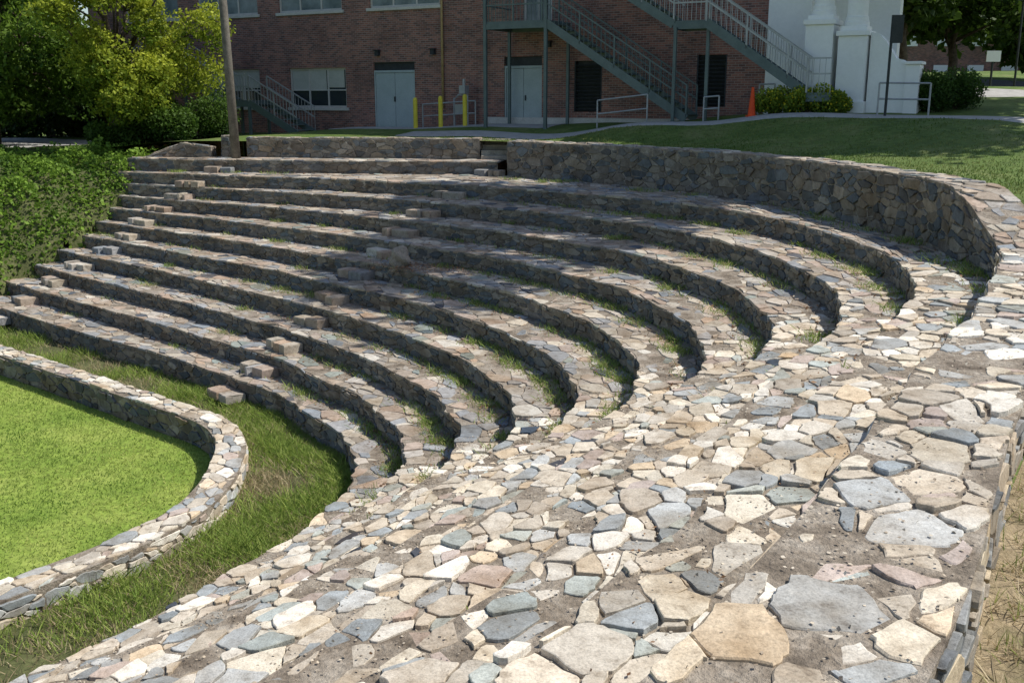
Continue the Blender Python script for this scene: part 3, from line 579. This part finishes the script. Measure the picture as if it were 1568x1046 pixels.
def flight(mb,rl,x0,z0,x1,z1,y0,y1):
    n=max(3,int(abs(z0-z1)/.18))
    for y in (y0,y1):
        mb.beam((x0,y,z0-.1),(x1,y,z1-.1),.05,.28)
        for hh in (.55,.98): rl.beam((x0,y,z0+hh),(x1,y,z1+hh),.045)
        m_=int(abs(x1-x0)/.16)
        for i in range(m_+1):
            t=i/m_; x=x0+(x1-x0)*t; z=z0+(z1-z0)*t; big=(i%8==0); rl.beam((x,y,z-.05),(x,y,z+.98),.05 if big else .016)
    for i in range(n):
        t=(i+.5)/n; x=x0+(x1-x0)*t; z=z0+(z1-z0)*t-.05; mb.box(x-.15,x+.15,min(y0,y1)+.03,max(y0,y1)-.03,z-.02,z+.02)
def landing(mb,rl,x0,x1,y0,y1,z,sides='fb'):
    mb.box(x0,x1,y0,y1,z-.06,z); 
    for y in (y0,y1): mb.box(x0,x1,y-.03,y+.03,z-.26,z-.062)
    for x in (x0,x1): mb.box(x-.03,x+.03,y0+.04,y1-.04,z-.255,z-.065)
    for y in ([y0] if 'f' in sides else [])+([y1] if 'b' in sides else []):
        for hh in (.55,1.0): rl.beam((x0,y,z+hh),(x1,y,z+hh),.045)
        m_=max(2,int((x1-x0)/.14))
        for i in range(m_+1): x=x0+(x1-x0)*i/m_; rl.beam((x,y,z),(x,y,z+1),.05 if i%8==0 else .016)
    for x in ([x0] if 'l' in sides else [])+([x1] if 'r' in sides else []):
        for hh in (.55,1.0): rl.beam((x,y0,z+hh),(x,y1,z+hh),.045)
        m_=max(2,int((y1-y0)/.14))
        for i in range(m_+1): y=y0+(y1-y0)*i/m_; rl.beam((x,y,z),(x,y,z+1),.016)
def stairs(name): return empty(name,(F0[0],F0[1],EYE),rz)
e=stairs('fire_escape_stairs'); mb=MB(); rl=MB(); ps=MB()
landing(mb,rl,5.55,8.0,-2.0,-.15,2.62,'fl'); flight(mb,rl,8.0,2.62,13.2,-.58,-2.0,-1.0)
for x in (5.55,8.0): ps.box(x-.055,x+.055,-2.05,-1.94,lg(x,2)-.1,8); ps.box(x-.05,x+.05,-.3,-.2,lg(x,.2)-.1,2.4)
mb.obj('steps_and_stringers',M_metal,e); rl.obj('railings',M_metal,e); ps.obj('posts',M_metal,e)
e=stairs('fire_escape_stairs'); mb=MB(); rl=MB(); ps=MB()
flight(mb,rl,9.0,4.6,12.7,2.4,-2.1,-1.1); landing(mb,rl,12.7,13.9,-2.1,-1.1,2.4,'f'); flight(mb,rl,13.9,2.4,17.2,.2,-2.4,-2.05); landing(mb,rl,17.2,17.9,-2.6,-2.05,.15,'f')
for x in (12.8,13.9): ps.box(x-.05,x+.05,-2.2,-2.11,lg(x,2.1)-.1,2.2)
mb.obj('steps_and_stringers',M_metal,e); rl.obj('railings',M_galv,e); ps.obj('posts',M_metal,e)
e=stairs('metal_stairs'); mb=MB(); rl=MB(); ps=MB()
landing(mb,rl,-12.0,-10.2,-2.6,-1.3,1.5,'fl'); flight(mb,rl,-10.2,1.5,-6.9,-.1,-2.6,-1.5); landing(mb,rl,-6.9,-5.4,-2.6,-1.5,-.1,'f'); flight(mb,rl,-5.4,-.1,-2.9,-1.32,-2.6,-1.5)
for x,z in ((-12,1.3),(-10.2,1.3),(-6.9,-.3),(-5.4,-.3)):
    for y in (-2.6,-1.5): ps.box(x-.05,x+.05,y-.05,y+.05,-2.6,z)
mb.obj('steps_and_stringers',M_metal,e); rl.obj('railings',M_galv,e); ps.obj('posts',M_metal,e)
def ribbon(name,t0,t1,o0,o1,mat,dz=.03):
    ts=np.linspace(t0,t1,120); V=[];F=[]; m_=9
    for t in ts:
        for j in range(m_):
            q=W2(t,o0+(o1-o0)*j/(m_-1)); V.append((q[0],q[1],EYE-float(Gh(q[0],q[1]))+dz*(-1 if j in (0,m_-1) else 1)))
    for i in range(len(ts)-1):
        for j in range(m_-1): a=i*m_+j; F.append((a,a+1,a+m_+1,a+m_))
    return mkobj(name,V,F,mat,smooth=True)
ribbon('footpath',3,36,2.7,4.2,M_conc,.02); ribbon('pavement_apron',-2,8,.0,1.9,M_conc,.02)
ribbon('parking_lot',-34,-13,1,8,M_conc,.05)
ribbon('street',19,60,-26,-18,M_asph,.05); ribbon('sidewalk',19,60,-12,-9.5,M_conc,.05)
for t in (2.1,3.26,4.35):
    q=W2(t,1.5); mb=MB(); z=gz(q[0],q[1]); mb.tube([(q[0],q[1],z-.1),(q[0],q[1],z+1.08),(q[0],q[1],z+1.14),(q[0],q[1],z+1.17)],[.085,.085,.065,.02],14); mb.obj('bollard',M_yellow,smooth=False)
e=stairs('gas_meter'); mb=MB(); g0=lg(3.5,.6)
mb.tube([(3.3,-.6,g0),(3.3,-.6,g0+1.0),(3.5,-.6,g0+1.15),(3.9,-.6,g0+1.15),(3.9,-.6,g0)],[.045]*5,8); mb.tube([(3.75,-.6,g0+.9),(3.75,-.6,g0+1.75)],[.06,.06],8); mb.box(3.62,3.88,-.75,-.45,g0+1.2,g0+1.5); mb.box(3.45,3.8,-.8,-.45,g0+.45,g0+.8); mb.obj('pipes_and_meter',M_galv,e)
def pipe_rail(name,pts,hgt=.9,mat=M_galv):
    mb=MB(); W=[]
    for t,o in pts:
        q=W2(t,o); W.append((q[0],q[1],gz(q[0],q[1])))
    for a in W: mb.tube([(a[0],a[1],a[2]-.05),(a[0],a[1],a[2]+hgt)],[.028,.028],8)
    for a,b_ in zip(W[:-1],W[1:]):
        for h in (hgt,hgt*.5): mb.tube([(a[0],a[1],a[2]+h),(b_[0],b_[1],b_[2]+h)],[.026,.026],8)
    mb.obj(name,mat)
pipe_rail('pipe_railing',[(2.1,1.0),(4.5,1.0)]); pipe_rail('pipe_railing',[(10.2,2.4),(12.0,2.4)]); pipe_rail('pipe_railing',[(19.3,2.6),(20.7,2.6)]); pipe_rail('pipe_railing',[(13.9,2.3),(14.4,2.3)],.75); pipe_rail('pipe_railing',[(15.3,1.0),(15.8,1.0)],.95)
q=W2(15.65,2.9); z=gz(q[0],q[1]); mb=MB(); mb.box(q[0]-.15,q[0]+.15,q[1]-.15,q[1]+.15,z,z+.045); mb.tube([(q[0],q[1],z+.03),(q[0],q[1],z+.35),(q[0],q[1],z+.88)],[.12,.09,.04],16); mb.obj('traffic_cone',M_orange)
mb=MB(); mb.tube([(-9.12,33.75,EYE-2.1),(-9.2,33.77,EYE+1.5),(-9.32,33.8,EYE+6.5)],[.15,.135,.11],14); mb.obj('utility_pole',M_polew,smooth=True)
e=empty('sign_post'); mb=MB(); x,y=10.6,29.3; z=gz(x,y); mb.tube([(x,y,z-.1),(x,y,z+2.75)],[.04,.04],8); mb.obj('post',M_black,e); mb=MB(); mb.box(x-.02,x+.30,y-.05,y+.02,z+2.0,z+2.75); mb.obj('sign_panel',M_black,e,bevel=.01)
for (x,y,h) in ((22.5,46.5,4.2),(20.5,44.5,1.5)):
    e=empty('street_sign'); z=gz(x,y); mb=MB(); mb.tube([(x,y,z-.1),(x,y,z+h)],[.05,.05],8); mb.obj('post',M_black,e); mb=MB(); mb.box(x-.3,x+.3,y-.06,y-.03,z+h-.5,z+h-.05); mb.obj('sign_panel',M_white if h<2 else M_black,e)
mb=MB(); mb.box(-18,-15.2,-7.6,-7.3,-2.6,-1.35); mb.box(-18.05,-15.15,-7.66,-7.24,-1.35,-1.27); mb.obj('low_brick_wall',M_brick,empty('brick_garden_wall',(F0[0],F0[1],EYE),rz))
mb=MB(); e=empty('distant_brick_house'); mb.box(30,46,92,104,EYE-3,EYE+9); mb.obj('walls',M_brick,e); mb=MB()
for i in range(5):
    for j in range(2): mb.box(31.2+i*3,32.6+i*3,91.9,92.02,EYE+1+j*3.4,EYE+2.8+j*3.4)
mb.obj('windows',M_white,e)
# ---------------------------------------------------------------- light, sky, camera
w=bpy.data.worlds.new('World'); sc.world=w; w.use_nodes=True; nt=w.node_tree
sk=nt.nodes.new('ShaderNodeTexSky'); sk.sky_type='NISHITA'; sk.sun_disc=False; EL=math.radians(54); AZ=math.radians(84)
sk.sun_elevation=EL; sk.sun_rotation=AZ; nt.links.new(sk.outputs[0],nt.nodes['Background'].inputs[0]); nt.nodes['Background'].inputs[1].default_value=.135
l=bpy.data.lights.new('sun','SUN'); l.energy=5.0; l.angle=math.radians(.5); l.color=(1,.96,.89); lo=bpy.data.objects.new('sun',l); sc.collection.objects.link(lo)
v=Vector((math.sin(AZ)*math.cos(EL),math.cos(AZ)*math.cos(EL),math.sin(EL))); lo.rotation_euler=v.to_track_quat('Z','Y').to_euler()
cam=bpy.data.cameras.new('camera'); co=bpy.data.objects.new('camera',cam); sc.collection.objects.link(co); co.location=(0,0,EYE); co.rotation_euler=(math.radians(90-13.6),0,0); cam.lens=35.36; cam.sensor_width=36; cam.clip_end=3000; cam.clip_start=.05
sc.camera=co
